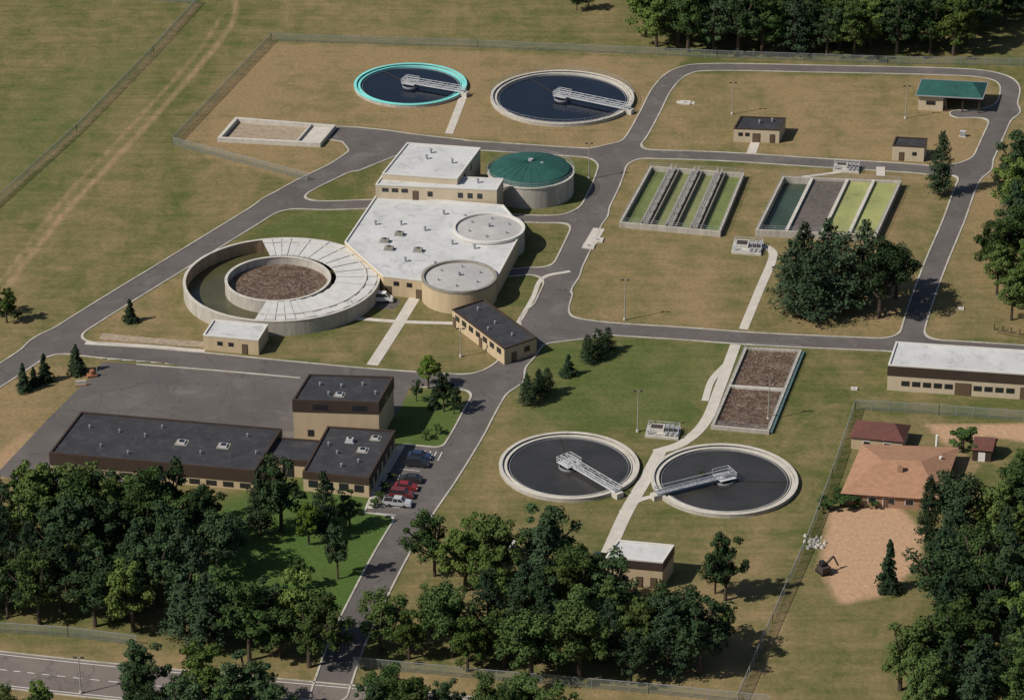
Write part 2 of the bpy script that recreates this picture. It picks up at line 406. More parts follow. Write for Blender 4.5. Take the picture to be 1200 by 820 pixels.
for pts, w, kb in roads:
    pw = smooth(W(pts), 6); xs = [p.x for p in pw]; ys = [p.y for p in pw]
    def fn(X, Y):
        d = np.full(X.shape, 1e9)
        for a, b2 in zip(pw, pw[1:]): d = np.minimum(d, seg_d(X, Y, a.x, a.y, b2.x, b2.y))
        return d-w/2
    add_field(fn, (min(xs)-12, min(ys)-12, max(xs)+12, max(ys)+12), kb)
for pts, kb in lots:
    pw = W(pts); xs = [p.x for p in pw]; ys = [p.y for p in pw]
    add_field(lambda X, Y: poly_sd(X, Y, pw), (min(xs)-12, min(ys)-12, max(xs)+12, max(ys)+12), kb, 2.0)
def clip(poly, thr, keep_ge):
    out = []
    for i in range(len(poly)):
        a, b2 = poly[i], poly[(i+1) % len(poly)]
        ia = (a[2] >= thr) == keep_ge or a[2] == thr; ib = (b2[2] >= thr) == keep_ge or b2[2] == thr
        if ia: out.append(a)
        if ia != ib:
            t = (thr-a[2])/(b2[2]-a[2]); out.append((a[0]+(b2[0]-a[0])*t, a[1]+(b2[1]-a[1])*t, thr))
    return out
KW = .36
asp = Thing('road'); am = asp.part('asphalt', 'asph'); kt = Thing('kerb'); km = kt.part('kerb', 'kerb')
mn = np.minimum.reduce([SD[:-1, :-1], SD[1:, :-1], SD[:-1, 1:], SD[1:, 1:]])
mxx = np.maximum.reduce([SD[:-1, :-1], SD[1:, :-1], SD[:-1, 1:], SD[1:, 1:]])
ZA = .012; ZK = .13
for j in range(len(ry)-1):
    ins = mxx[j] < 0
    edges = np.flatnonzero(np.diff(np.concatenate([[0], ins.astype(int), [0]])))
    for a, b2 in zip(edges[::2], edges[1::2]):
        am.face([(rx[a], ry[j], ZA), (rx[b2], ry[j], ZA), (rx[b2], ry[j+1], ZA), (rx[a], ry[j+1], ZA)])
    for i in np.flatnonzero((mn[j] < KW) & ~ins):
        cell = [(rx[i], ry[j], SD[j, i]), (rx[i+1], ry[j], SD[j, i+1]), (rx[i+1], ry[j+1], SD[j+1, i+1]), (rx[i], ry[j+1], SD[j+1, i])]
        if mn[j, i] < 0:
            q = clip(cell, 0, False)
            if len(q) > 2: am.face([(p[0], p[1], ZA) for p in q])
        if KF[j, i]:
            q = clip(cell, 0, True)
            if len(q) > 2: q = clip(q, KW, False)
            if len(q) > 2:
                km.face([(p[0], p[1], ZK) for p in q])
                for a, b2 in zip(q, q[1:]+q[:1]):
                    if abs(a[2]-b2[2]) < 1e-6 and (abs(a[2]) < 1e-6 or abs(a[2]-KW) < 1e-6):
                        km.face([(a[0], a[1], 0), (b2[0], b2[1], 0), (b2[0], b2[1], ZK), (a[0], a[1], ZK)])
asp.finish()
ribbon(km, smooth(W([(160, 427), (250, 434), (352, 443)]), 4), .4, 0, ZK)
kt.finish()

# street, lower left
st = Thing('street'); sm = st.part('asphalt', 'streetasph')
sp_ = smooth(W([(-300, 745), (-100, 772), (0, 784), (150, 800), (380, 821), (600, 842), (900, 872)]), 8)
ribbon(sm, sp_, 10.5, 0, .02)
lm = st.part('lane_markings', 'white')
for off in (-4.6, 4.6): ribbon(lm, offset(sp_, off), .14, .02, .026)
for a, b2 in zip(sp_, sp_[1:]):
    n = max(1, int((b2-a).length/6))
    for i in range(n):
        p = a.lerp(b2, i/n); q = a.lerp(b2, i/n+.5/n)
        if i % 2 == 0: ribbon(lm, [p, q], .14, .02, .026)
km2 = st.part('kerb', 'kerb')
for off in (-5.45, 5.45): ribbon(km2, offset(sp_, off), .3, 0, .13)
st.finish()

# concrete paths
walks = [([(526, 157), (535, 134), (543, 113)], 1.9), ([(880, 181), (885, 167)], 2.2),
 ([(871, 386), (890, 340), (906, 300), (896, 288)], 1.9), ([(436, 428), (462, 388), (488, 346)], 2.4),
 ([(415, 373), (470, 377), (535, 379)], 1.3), ([(712, 648), (734, 600), (756, 562), (774, 528)], 2.5),
 ([(768, 530), (800, 519), (826, 495), (842, 458), (862, 404)], 2.2), ([(604, 384), (624, 350), (636, 326), (668, 318)], 1.0),
 ([(728, 600), (752, 585), (790, 578)], 1.2), ([(826, 470), (834, 446), (850, 428)], 1.4), ([(432, 596), (448, 560), (470, 522)], 1.5),
 ([(688, 292), (702, 268)], 2.6), ([(793, 120), (814, 121)], 1.6), ([(1032, 207), (1032, 196)], 2), ([(730, 638), (716, 650)], 2.0),
 ([(940, 208), (1000, 200)], 1.0), ([(100, 402), (170, 406), (240, 412)], 1.4), ([(118, 394), (170, 399), (240, 404)], 2.6)]
for i, (pts, w) in enumerate(walks):
    t = Thing('concrete_path'); ribbon(t.part('slab', 'walk' if i < 17 else 'sand'), smooth(W(pts), 6), w, 0, .05+i*.004); t.finish()

# ------------------------------------------------------------ buildings
def inset(poly, d):
    out = []; n = len(poly)
    for i in range(n):
        a, b2, c2 = [Vector((poly[k % n][0], poly[k % n][1])) for k in (i-1, i, i+1)]
        d1 = (b2-a).normalized(); d2 = (c2-b2).normalized()
        n1 = Vector((-d1.y, d1.x)); n2 = Vector((-d2.y, d2.x))
        bis = n1+n2; bis = bis/(1+n1.dot(n2)) if (1+n1.dot(n2)) > .2 else n1
        p = b2+bis*d; out.append((p.x, p.y))
    return out
def flat_block(T, poly, z0, z1, wall, roof, trim='trimw', par=.3, rim=.3, tag=''):
    T.part('walls'+tag, wall).prism(poly, z0, z1-.28, top=False)
    o = inset(poly, -.06)
    tm = T.part('roof_edge'+tag, trim); i_ = inset(poly, rim); n = len(poly)
    for k in range(n):
        j = (k+1) % n
        tm.face([(*o[k], z1-.28), (*o[j], z1-.28), (*o[j], z1), (*o[k], z1)])
        tm.face([(*o[k], z1), (*o[j], z1), (*i_[j], z1), (*i_[k], z1)])
        tm.face([(*i_[j], z1-par), (*i_[k], z1-par), (*i_[k], z1), (*i_[j], z1)])
        tm.face([(*o[j], z1-.28), (*o[k], z1-.28), (poly[k][0], poly[k][1], z1-.28), (poly[j][0], poly[j][1], z1-.28)])
    T.part('roof'+tag, roof).face([(*p, z1-par) for p in i_])
def quad(A, B, C, z, D=None):
    a, b2, c2 = P(*A, z), P(*B, z), P(*C, z)
    d2 = P(*D, z) if D else a+c2-b2
    return [(p.x, p.y) for p in (a, d2, c2, b2)]   # front edge first, CCW
def panel(T, part, mat, a, b2, f, w, z0, z1, proud=.05, frame=None):
    a = Vector((a[0], a[1], 0)); b2 = Vector((b2[0], b2[1], 0)); d = (b2-a).normalized(); nrm = Vector((d.y, -d.x, 0))
    c = a.lerp(b2, f)
    ang = math.atan2(d.y, d.x)
    if frame:
        cc = c+nrm*(proud*.3); T.part('window_frames', frame).box((cc.x, cc.y, z0-.1), w+.24, proud, z1-z0+.2, ang)
    cc = c+nrm*(proud*.6+(.03 if frame else 0)); T.part(part, mat).box((cc.x, cc.y, z0), w, proud, z1-z0, ang)
def windows(T, poly, e, fr, w, z0, z1, frame='frame'):
    a, b2 = poly[e], poly[(e+1) % len(poly)]
    for f in fr: panel(T, 'windows', 'glass', a, b2, f, w, z0, z1, .06, frame)
def doors(T, poly, e, fr, w=1.1, h=2.1, mat='door', z0=0):
    a, b2 = poly[e], poly[(e+1) % len(poly)]
    for f in fr: panel(T, 'doors', mat, a, b2, f, w, z0, z0+h, .07, 'frame')
def band(T, poly, z0, z1, mat='brown', pr=.09):
    o = inset(poly, -pr); n = len(poly); mb = T.part('fascia_band', mat)
    for k in range(n):
        j = (k+1) % n
        mb.face([(*o[k], z0), (*o[j], z0), (*o[j], z1), (*o[k], z1)])
        mb.face([(poly[k][0], poly[k][1], z0), (poly[j][0], poly[j][1], z0), (*o[j], z0), (*o[k], z0)])
        mb.face([(*o[k], z1), (*o[j], z1), (poly[j][0], poly[j][1], z1), (poly[k][0], poly[k][1], z1)])
ANG = rad(-10)
def hvac(T, u, v, z, sx=1.6, sy=1.2, sz=.9, mat='galv'):
    p = P(u, v, z); T.part('rooftop_units', mat).box((p.x, p.y, z-.32), sx, sy, sz+.3, ANG)
    T.part('rooftop_fans', 'frame').cyl((p.x, p.y), min(sx, sy)*.33, z+sz-.02, z+sz+.12, 12)
    T.part('rooftop_curbs', 'steel').box((p.x, p.y, z-.31), sx+.5, sy+.5, .15, ANG)
def vent(T, u, v, z, r=.25, h=.6):
    p = P(u, v, z); T.part('roof_vents', 'steel').cyl(p, r, z-.32, z+h, 10); T.part('roof_vents', 'steel').cyl(p, r*1.5, z+h, z+h+.15, 10)
def skylight(T, u, v, z, s=1.3):
    p = P(u, v, z); T.part('skylight_curbs', 'concdark').box((p.x, p.y, z-.3), s*1.7, s*1.7, .06, ANG)
    T.part('skylight_frames', 'galv').box((p.x, p.y, z-.25), s, s, .35, ANG); T.part('skylights', 'glass').box((p.x, p.y, z+.09), s*.75, s*.75, .06, ANG)
lin = lambda n, a=.08, b=.92: [a+(b-a)*i/(n-1) for i in range(n)]
# process building with two built-in round tanks
T = Thing('process_building')
low = [(P(u, v, 4.5).x, P(u, v, 4.5).y) for u, v in [(404, 283), (449, 323), (500, 329), (583, 324), (613, 268), (590, 240), (441, 228)]]
flat_block(T, low, 0, 4.5, 'tanwall', 'whiteroof')
windows(T, low, 1, [.3, .6], 1.0, 2.6, 3.4); doors(T, low, 1, [.12, .82]); doors(T, low, 0, [.3], 2.8, 3.0, 'brown')
strip = quad((440, 216), (449, 203), (590, 209), 7.6); flat_block(T, strip, 0, 7.6, 'tanwall2', 'whiteroof', tag='_upper')
windows(T, strip, 0, [.08, .16, .24], 1.2, 6.0, 6.7); windows(T, strip, 0, [.45, .7, .78, .86], .9, 5.3, 6.3); doors(T, strip, 0, [.33], 1.1, 2.1, z0=4.2)
tall = quad((448, 203), (477, 167), (563, 173), 8.9); flat_block(T, tall, 0, 8.9, 'tanwall2', 'whiteroof', tag='_tall')
windows(T, tall, 1, [.3, .6], 1.0, 6.5, 7.6)
for (u, v, hw, z, nm) in ((573, 266, 42, 5.0, 'a'), (538, 323, 44, 5.2, 'b')):
    c = P(u, v, z); r = hw/ppm(u, v, z)
    T.part('round_tank_wall_'+nm, 'tanwall' if nm == 'b' else 'concwall').cyl(c, r, 0, z-.3, 64, cap=False)
    T.part('round_tank_rim_'+nm, 'concdark' if nm == 'b' else 'trimw').ring(c, r-.5, r+.08, z-.5, z, 64)
    T.part('round_tank_roof_'+nm, 'greyroof').cyl(c, r-.5, z-.5, z+.1, 64, r2=.6)
    T.part('roof_vents', 'steel').cyl(c, .35, z, z+.9, 12)
    for k in range(6):
        a = k*1.05+.4; T.part('roof_vents', 'steel').cyl((c.x+r*.6*math.cos(a), c.y+r*.6*math.sin(a)), .18, z-.3, z+.3, 8)
for u, v in ((451, 282), (456, 291), (490, 293), (468, 274)): hvac(T, u, v, 4.5, 1.8, 1.2, .5, 'concdark')
for u, v in ((498, 269), (470, 262), (510, 310), (475, 305), (545, 255), (530, 285), (440, 262), (520, 250), (556, 290)): vent(T, u, v, 4.5)
for u, v in ((500, 185), (530, 190), (505, 178)): vent(T, u, v, 8.9)
vent(T, 480, 210, 7.6); vent(T, 560, 213, 7.6)
T.finish()

# digester with domed teal cover
T = Thing('digester_tank'); zr = 5.2; c = P(622, 200, zr); r = 50.5/ppm(622, 200, zr)
T.part('wall', 'concwall').cyl(c, r, 0, zr, 96, cap=False)
T.part('rim', 'conc').ring(c, r-.4, r+.15, zr-.3, zr, 96)
d = T.part('dome', 'teal')
rings = [(r-.35, zr), (r*.9, zr+.9), (r*.75, zr+1.5), (r*.5, zr+2.05), (r*.25, zr+2.35), (.4, zr+2.45)]
for (a, za), (b2, zb) in zip(rings, rings[1:]): d.cyl(c, a, za, zb, 72, r2=b2, cap=(b2 == .4))
rb = T.part('dome_ribs', 'teal')
for k in range(24):
    a = k*2*math.pi/24
    for (r0, z0), (r1, z1) in zip(rings, rings[1:]):
        rb.beam((c.x+r0*math.cos(a), c.y+r0*math.sin(a), z0+.03), (c.x+r1*math.cos(a), c.y+r1*math.sin(a), z1+.03), .08)
T.part('hatch', 'steel').cyl(c, .6, zr+2.3, zr+2.9, 16)
T.part('hatch', 'steel').box((c.x+2.5, c.y-1, zr+2.0), .7, .7, .5)
T.part('handrail', 'steel').railing([(c.x+(r+.1)*math.cos(a), c.y+(r+.1)*math.sin(a), zr) for a in np.linspace(0, 2*math.pi, 49)[:-1]], close=True, w=.05)
s = T.part('stair', 'steel')
for k in range(18):
    a = rad(195+k*2.6); z = .4+k*.27
    s.beam((c.x+r*math.cos(a), c.y+r*math.sin(a), z), (c.x+(r+1)*math.cos(a), c.y+(r+1)*math.sin(a), z), .35, .06)
T.finish()

# low building, dark flat roof
T = Thing('blower_building'); z = 3.8
q = quad((591, 408), (530, 362), (567, 350), z, (629, 395))
flat_block(T, q, 0, z, 'tanwall', 'darkroof', 'brown')
windows(T, q, 3, lin(7, .1, .9), 1.5, 1.9, 2.9); doors(T, q, 3, [.04, .55]); windows(T, q, 0, [.7], 1.2, 1.4, 2.4); doors(T, q, 0, [.3])
for u, v in ((560, 362), (580, 378), (600, 392), (572, 385)): vent(T, u, v, z, .15, .25)
T.finish()
# administration building
T = Thing('administration_building')
z = HT(515, 468)
q = quad((343, 468), (362, 438), (461, 441), z); flat_block(T, q, 0, z, 'tanwall', 'darkroof', 'brown'); band(T, q, z-2.6, z-.28)
windows(T, q, 0, [.32, .78], 3.0, z-2.1, z-.9); windows(T, q, 0, [.2, .8], 1.0, 1, 2.2); windows(T, q, 1, [.5], 2, z-2.1, z-.9)
for u, v in ((375, 450), (400, 452), (425, 450), (440, 460), (385, 461)): vent(T, u, v, z, .15, .25)
skylight(T, 398, 461, z, 1.2)
z2 = 4.2
q = quad((355, 552), (384, 499), (463, 504), z2, (432, 560)); flat_block(T, q, 0, z2, 'tanwall', 'darkroof', 'brown', tag='_south'); band(T, q, z2-1.5, z2-.28)
windows(T, q, 0, lin(4, .15, .85), 1.6, 1.1, 2.4); windows(T, q, 1, lin(6, .1, .9), 1.6, 1.0, 2.4)
hvac(T, 410, 516, z2, 1.3, 1.0, .5)
skylight(T, 425, 526, z2, 1.3); skylight(T, 440, 512, z2, 1.2)
for u, v in ((395, 530), (420, 540), (400, 545), (385, 520)): vent(T, u, v, z2, .15, .25)
z3 = 3.7
q = quad((310, 536), (326, 512), (380, 516), z3); flat_block(T, q, 0, z3, 'tanwall', 'darkroof', 'brown', tag='_link'); band(T, q, z3-1.2, z3-.28)
doors(T, q, 0, [.5], 2, 2.2, 'glass')
z4 = 4.4
q = quad((58, 530), (95, 482), (330, 502), z4); flat_block(T, q, 0, z4, 'tanwall', 'darkroof', 'brown', tag='_west'); band(T, q, z4-2.6, z4-.28)
windows(T, q, 0, lin(12, .05, .95), 1.8, .5, 1.4)
skylight(T, 213, 517, z4, 1.4); skylight(T, 262, 521, z4, 1.4)
for u, v in ((105, 500), (118, 522), (140, 505), (170, 510), (190, 500), (235, 530), (290, 510), (150, 530), (300, 530)): vent(T, u, v, z4, .13, .25)
T.finish()
# small buildings
def small(name, A, B, C, vb, wall, roof, trim, bandh=0, D=None, wins=(), drs=(), extras=None):
    z = HT(vb, A[1]); T = Thing(name); q = quad(A, B, C, z, D); flat_block(T, q, 0, z, wall, roof, trim)
    if bandh: band(T, q, z-bandh, z-.28)
    for e, fr, w, a, b2 in wins: windows(T, q, e, fr, w, a, b2)
    for e, fr, w, h in drs: doors(T, q, e, fr, w, h)
    if extras: extras(T, z)
    return T.finish()
small('tank_control_building', (238, 392), (250, 374), (314, 380), 410, 'tanwall', 'whiteroof', 'trimw', wins=[(0, [.3, .5], .9, 1.5, 2.2)], drs=[(0, [.75], 1, 2.1)])
small('valve_building', (860, 150), (868, 136), (921, 138), 166, 'tanwall2', 'darkroof', 'brown', wins=[(0, [.15, .3], .8, 1.6, 2.3)], drs=[(0, [.5], 1.6, 2.2), (0, [.85], 1, 2.1)], extras=lambda T, z: (vent(T, 890, 143, z, .18, .3), vent(T, 905, 141, z, .18, .3)))
small('meter_building', (1046, 170), (1050, 160), (1087, 162), 188, 'tanwall2', 'darkroof', 'brown', wins=[(0, [.7], .8, 1.6, 2.3)], drs=[(0, [.3], 1, 2.1)])
small('sludge_pump_building', (710, 652), (724, 632), (790, 638), 684, 'tanwall', 'whiteroof', 'trimw', bandh=1.9, wins=[(0, [.2, .35], .8, 1.2, 2)], drs=[(0, [.6, .85], 1, 2.1)])
small('maintenance_building', (1041, 427), (1050, 400), (1260, 414), 457, 'tanwall2', 'whiteroof', 'trimw', bandh=2.4, wins=[(0, [.1, .16, .22, .28, .34, .5, .56, .62, .68], 1.4, 1.3, 2.2)], drs=[(0, [.42, .78], 3.0, 2.6)])
small('pump_house', (577, 640), (583, 630), (605, 633), 652, 'trimw', 'whiteroof', 'trimw', drs=[(0, [.5], .9, 2)])
# green hip-roofed garage
def hip(mb, e, z0, h, frac=.28, gable=False):
    a, b2, c2, d2 = [Vector((p[0], p[1], z0)) for p in e]
    m0 = (a+d2)/2; m1 = (b2+c2)/2
    k = 0 if gable else frac
    r0 = m0.lerp(m1, k)+Vector((0, 0, h)); r1 = m1.lerp(m0, k)+Vector((0, 0, h))
    mb.face([a, b2, r1, r0]); mb.face([c2, d2, r0, r1]); mb.face([b2, c2, r1]); mb.face([d2, a, r0])
    mb.face([a, d2, c2, b2])
T = Thing('green_roof_garage'); z = 4.0
e = quad((1073, 112), (1080, 93), (1158, 97), z); ei = inset(e, .7)
T.part('walls', 'tanwall2').prism([ei[0], ((ei[0][0]*.6+ei[1][0]*.4), (ei[0][1]*.6+ei[1][1]*.4)), ((ei[3][0]*.6+ei[2][0]*.4), (ei[3][1]*.6+ei[2][1]*.4)), ei[3]], 0, z)
T.part('back_wall', 'tanwall2').beam((*ei[2], z/2), (ei[3][0]*.6+ei[2][0]*.4, ei[3][1]*.6+ei[2][1]*.4, z/2), .25, z-.02)
for t in (.45, .72, .99): T.part('posts', 'brown').beam((ei[0][0]*(1-t)+ei[1][0]*t, ei[0][1]*(1-t)+ei[1][1]*t, 0), (ei[0][0]*(1-t)+ei[1][0]*t, ei[0][1]*(1-t)+ei[1][1]*t, z), .3)
panel(T, 'windows', 'glass', ei[0], ei[1], .2, 2.0, 1.6, 2.4, .06, 'frame')
hip(T.part('roof', 'teal'), e, z, 2.0, .2)
eo = [(*p, z) for p in e]
for a, b2 in zip(eo, eo[1:]+eo[:1]): T.part('gutter', 'steel').beam(a, b2, .15, .25)
T.finish()
# house
T = Thing('brick_house'); z = 2.7
e = quad((985, 578), (1010, 520), (1124, 524), z, (1102, 586)); ei = inset(e, .6)
T.part('walls', 'brick').prism(ei, 0, z-.02, top=False); hip(T.part('roof', 'terra'), e, z, 2.3, .3)
windows(T, ei, 0, lin(5, .1, .9), 1.4, 1.0, 2.0, 'white'); windows(T, ei, 1, [.3, .7], 1.2, 1, 2, 'white'); doors(T, ei, 0, [.45], 1, 2.05)
e = quad((995, 512), (1004, 492), (1068, 498), z); ei = inset(e, .4)
T.part('garage_walls', 'tanwall').prism(ei, 0, z-.02, top=False); hip(T.part('garage_roof', 'redroof'), e, z, 2.0, .25)
windows(T, ei, 0, [.3, .7], 1.2, 1.0, 1.9, 'white')
p = P(1055, 548, 5); T.part('chimney', 'brick').box((p.x, p.y, 3), 1, .8, 2.6, ANG)
p = P(1102, 540, 3.2); T.part('plumbing_vents', 'white').cyl(p, .25, 3, 4.2, 10)
p = P(1098, 514, 3.2); T.part('satellite_mast', 'white').cyl(p, .25, 0, 4.0, 10)
T.finish()
T = Thing('garden_shed'); z = 2.4; e = quad((1138, 527), (1145, 512), (1170, 514), z); ei = inset(e, .25)
T.part('walls', 'brown').prism(ei, 0, z, top=False); hip(T.part('roof', 'redroof'), e, z, 1.6, .0, True); doors(T, ei, 0, [.5], 1.3, 1.9, 'white')
T.finish()

# ------------------------------------------------------------ tanks
def truss(T, a, b2, w=1.3, h=1.15, t=.1, seg=1.6):
    a = Vector(a); b2 = Vector(b2); d = (b2-a).normalized(); s = Vector((-d.y, d.x, 0))*w/2
    T.part('bridge_deck', 'steel').beam(a, b2, w-.1, .12)
    m = T.part('bridge_truss', 'galv'); L = (b2-a).length; n = max(2, int(L/seg))
    for sg in (-1, 1):
        m.beam(a+s*sg, b2+s*sg, t, .25); m.beam(a+s*sg+Vector((0, 0, h)), b2+s*sg+Vector((0, 0, h)), t)
        m.beam(a+s*sg+Vector((0, 0, h*.55)), b2+s*sg+Vector((0, 0, h*.55)), t*.6)
        for i in range(n+1):
            p = a.lerp(b2, i/n)+s*sg; m.beam(p, p+Vector((0, 0, h)), t*.8)
            if i < n:
                q = a.lerp(b2, (i+1)/n)+s*sg
                m.beam(p if i % 2 else p+Vector((0, 0, h)), q+Vector((0, 0, h)) if i % 2 else q, t*.6)
def clarifier(name, u, v, hw, zr, wz, wmat, edge, inner, rail=False, cap='conc'):
    T = Thing(name); c = P(u, v, zr); r = hw/ppm(u, v, zr)
    T.part('outer_wall', 'concwall').ring(c, r-.38, r, 0, zr-.004, 128)
    T.part('wall_cap', cap).ring(c, r-.6, r+.06, zr-.12, zr, 128)
    T.part('effluent_launder', inner).ring(c, r-1.35, r-.6, .05, zr-.4, 128)
    T.part('weir', inner).ring(c, r-1.5, r-1.35, .05, zr-.22, 128)
    T.part('scum_baffle', 'steel').ring(c, r-2.0, r-1.94, .05, wz+.12, 128)
    T.part('water', wmat).disc(c, r-1.4, wz, 128)
    e = P(*edge, zr); dirn = (Vector((e.x, e.y, 0))-Vector((c.x, c.y, 0))).normalized()
    a = Vector((c.x, c.y, zr+.35))+dirn*(r+.9); b2 = Vector((c.x, c.y, zr+.35))-dirn*1.8
    truss(T, a, b2)
    T.part('centre_column', 'steel').cyl(c, .5, 0, zr+.3, 16)
    T.part('feedwell', 'steel').ring(c, 1.9, 2.0, .1, wz+.35, 32)
    ang = math.atan2(dirn.y, dirn.x)
    T.part('centre_platform', 'galv').box((c.x, c.y, zr+.3), 3.4, 3.4, .12, ang)
    h = 1.7
    cs = [(c.x+math.cos(ang)*x-math.sin(ang)*y, c.y+math.sin(ang)*x+math.cos(ang)*y, zr+.42) for x, y in ((-h, -h), (h, -h), (h, h), (-h, h))]
    T.part('platform_railing', 'galv').railing([cs[1], cs[0], cs[3], cs[2]], w=.09)
    T.part('drive_motor', 'steel').cyl(c, .55, zr+.42, zr+1.0, 14); T.part('drive_motor', 'steel').box((c.x+.7, c.y, zr+.42), .9, .5, .6, ang)
    a2 = ang+rad(150)
    T.part('skimmer_arm', 'frame').beam((c.x, c.y, wz+.12), (c.x+(r-2)*math.cos(a2), c.y+(r-2)*math.sin(a2), wz+.12), .1)
    if rail:
        T.part('handrail', 'steel').railing([(c.x+(r-.1)*math.cos(t), c.y+(r-.1)*math.sin(t), zr) for t in np.linspace(0, 2*math.pi, 65)[:-1]], close=True, w=.05)
    T.part('bridge_landing', 'conc').box((a.x, a.y, 0), 1.6, 1.6, zr+.25, ang)
    T.finish()
clarifier('round_clarifier', 849, 560, 86, .85, .3, 'wdark', (768, 580), 'conc')
clarifier('round_clarifier', 667, 544, 82, .85, .3, 'wdark', (728, 580), 'conc')
clarifier('round_clarifier', 659, 113, 84, .9, .2, 'wblue', (742, 130), 'conc', rail=True)
clarifier('round_clarifier', 481, 98, 66, .9, .2, 'wblue', (545, 109), 'turq', rail=False, cap='turq')

# covered ring tank
T = Thing('ring_shaped_aeration_tank'); zr = 3.4; c = P(330, 326, zr); k = ppm(330, 326, zr); R = 115/k; r = 62/k
c2 = c+Vector((-.8, 0, 0))
T.part('outer_wall', 'concwall').ring(c, R-.45, R, 0, zr-.004, 128)
T.part('wall_cap', 'conc').ring(c, R-.55, R+.06, zr-.15, zr, 128)
T.part('inner_wall', 'concwall').ring(c2, r-.45, r, 0, zr-.004, 96)
T.part('inner_wall_cap', 'conc').ring(c2, r-.55, r+.06, zr-.15, zr, 96)
T.part('channel_water', 'wolive').ring(c, r-1, R-.4, .1, .5, 96)
T.part('stained_lining', surf('stained_lining', (.42, .29, .17), var=.3, scale=.5, stain=(.14, .09, .05), streak=True)).ring(c, R-.5, R-.46, .5, zr-.16, 96)
T.part('foaming_liquid', 'wfoam').disc(c2, r-.4, 1.6, 96)
cv = T.part('cover_slabs', surf('cover_slab', (.54, .53, .51), var=.12, scale=.5, stain=(.36, .34, .30), stain_amt=.5))
a0, a1, ns = -102, 106, 34
for i in range(ns):
    s0 = a0+(a1-a0)*i/ns; s1 = a0+(a1-a0)*(i+1)/ns-.4; dz = .12*(i % 2)
    cv.ring(c, r+.35, R-.6, zr-.2, zr+.06+dz, 256, s0, s1, ends=True)
T.part('cover_edge_beam', 'conc').ring(c, R-3.0, R-2.7, zr+.1, zr+.32, 96, a0, a1)
st_ = T.part('stair', 'steel')
p = P(392, 372, 0)
for i in range(14):
    st_.box((p.x+i*.28, p.y+i*.1-1.0, .25+i*.25), .3, 1.0, .05, .3)
st_.beam((p.x, p.y-1.5, 1.1), (p.x+3.8, p.y-.1, 4.6), .07); st_.beam((p.x, p.y-.6, 1.1), (p.x+3.8, p.y+.8, 4.6), .07)
T.finish()

# rectangular basins
def basin(name, TL, TR, BR, BL, zr, lanes, horiz=False, wt=.55, walk=1.5, rail=True, edge=None, wm='concwall'):
    T = Thing(name); c = [P(*p, zr) for p in (TL, TR, BR, BL)]
    def Q(s, t): return c[0].lerp(c[1], s).lerp(c[3].lerp(c[2], s), t)
    wallm = T.part('outer_walls', wm)
    def wall(p, q, w, mb, z0=0, z1=zr):
        d = (q-p); d.z = 0; d.normalize(); s = Vector((-d.y, d.x, 0))*w/2
        pts = [p+s, p-s, q-s, q+s]; mb.prism([(x.x, x.y) for x in pts], z0, z1, True)
    ex = lambda p, q: (p-(q-p).normalized()*wt/2, q+(q-p).normalized()*wt/2)
    for i, (p, q) in enumerate(((c[0], c[1]), (c[1], c[2]), (c[2], c[3]), (c[3], c[0]))):
        p2, q2 = ex(p, q); wall(p2, q2, wt, wallm, 0, zr-.003*i)
    n = len(lanes); cum = [0]
    for l in lanes: cum.append(cum[-1]+(l[2] if len(l) > 2 else 1))
    for i, l in enumerate(lanes):
        mat, wz = l[0], l[1]
        s0, s1 = cum[i]/cum[-1], cum[i+1]/cum[-1]
        pts = [Q(s0, 0), Q(s1, 0), Q(s1, 1), Q(s0, 1)] if not horiz else [Q(0, s0), Q(1, s0), Q(1, s1), Q(0, s1)]
        T.part('lane_surface_%d' % (i+1), mat).face([(p.x, p.y, wz) for p in pts[::-1]])
        if i:
            a, b2 = (Q(s0, 0), Q(s0, 1)) if not horiz else (Q(0, s0), Q(1, s0))
            if walk > 1.4:
                d = (b2-a).normalized(); s = Vector((-d.y, d.x, 0))
                for sg in (-1, 1): wall(a+s*sg*1.15, b2+s*sg*1.15, .3, T.part('channel_walls', 'concdark'), 0, zr-.1)
            wall(a, b2, walk*.7, T.part('dividing_walls', 'concdark' if walk > 1.4 else 'conc'), 0, zr+.02+.003*i)
            if rail and walk > 1:
                d = (b2-a).normalized(); s = Vector((-d.y, d.x, 0))*walk*.33
                for sg in (-1, 1): T.part('handrails', 'galv').railing([a+s*sg+Vector((0, 0, .02)), b2+s*sg+Vector((0, 0, .02))], w=.06)
                g = T.part('gate_housings', 'concdark')
                for k in range(7):
                    p = a.lerp(b2, (k+.5)/7); g.box((p.x, p.y, zr+.03), walk*.4, 1.0, .3, math.atan2(d.y, d.x)+math.pi/2)
    if rail: T.part('outer_handrail', 'steel').railing([x+Vector((0, 0, 0)) for x in c], close=True, w=.05)
    if edge: wall(c[1]+Vector((.6, 0, -.2)), c[2]+Vector((.6, 0, -.2)), .5, T.part('side_channel', edge), 0, zr-.25)
    T.finish()
basin('chlorine_contact_basin', (763, 195), (871, 203), (843, 271), (727, 260), 1.3, [('walg', .2), ('walg2', .2), ('walg2', .2), ('walg', .2)])
basin('aeration_basin', (918, 207), (1055, 212), (1026, 275), (887, 269), 1.6, [('wgrn', .03, 1.1), ('wfoam2', 1.0, 1.35), ('wyel', 1.0, 1), ('wyel', 1.0, 1)], walk=1.0)
basin('sludge_holding_basin', (874, 407), (938, 410), (900, 504), (835, 498), .8, [('wfoam', .3), ('wfoam', .35)], horiz=True, walk=1.0, edge='bluegr')
basin('concrete_storage_pad', (277, 138), (391, 147), (374, 167), (257, 161), 1.1, [('sand', .06, 3.4), ('walk', .5, 1)], walk=.6, rail=False, wt=.8, wm='conc')

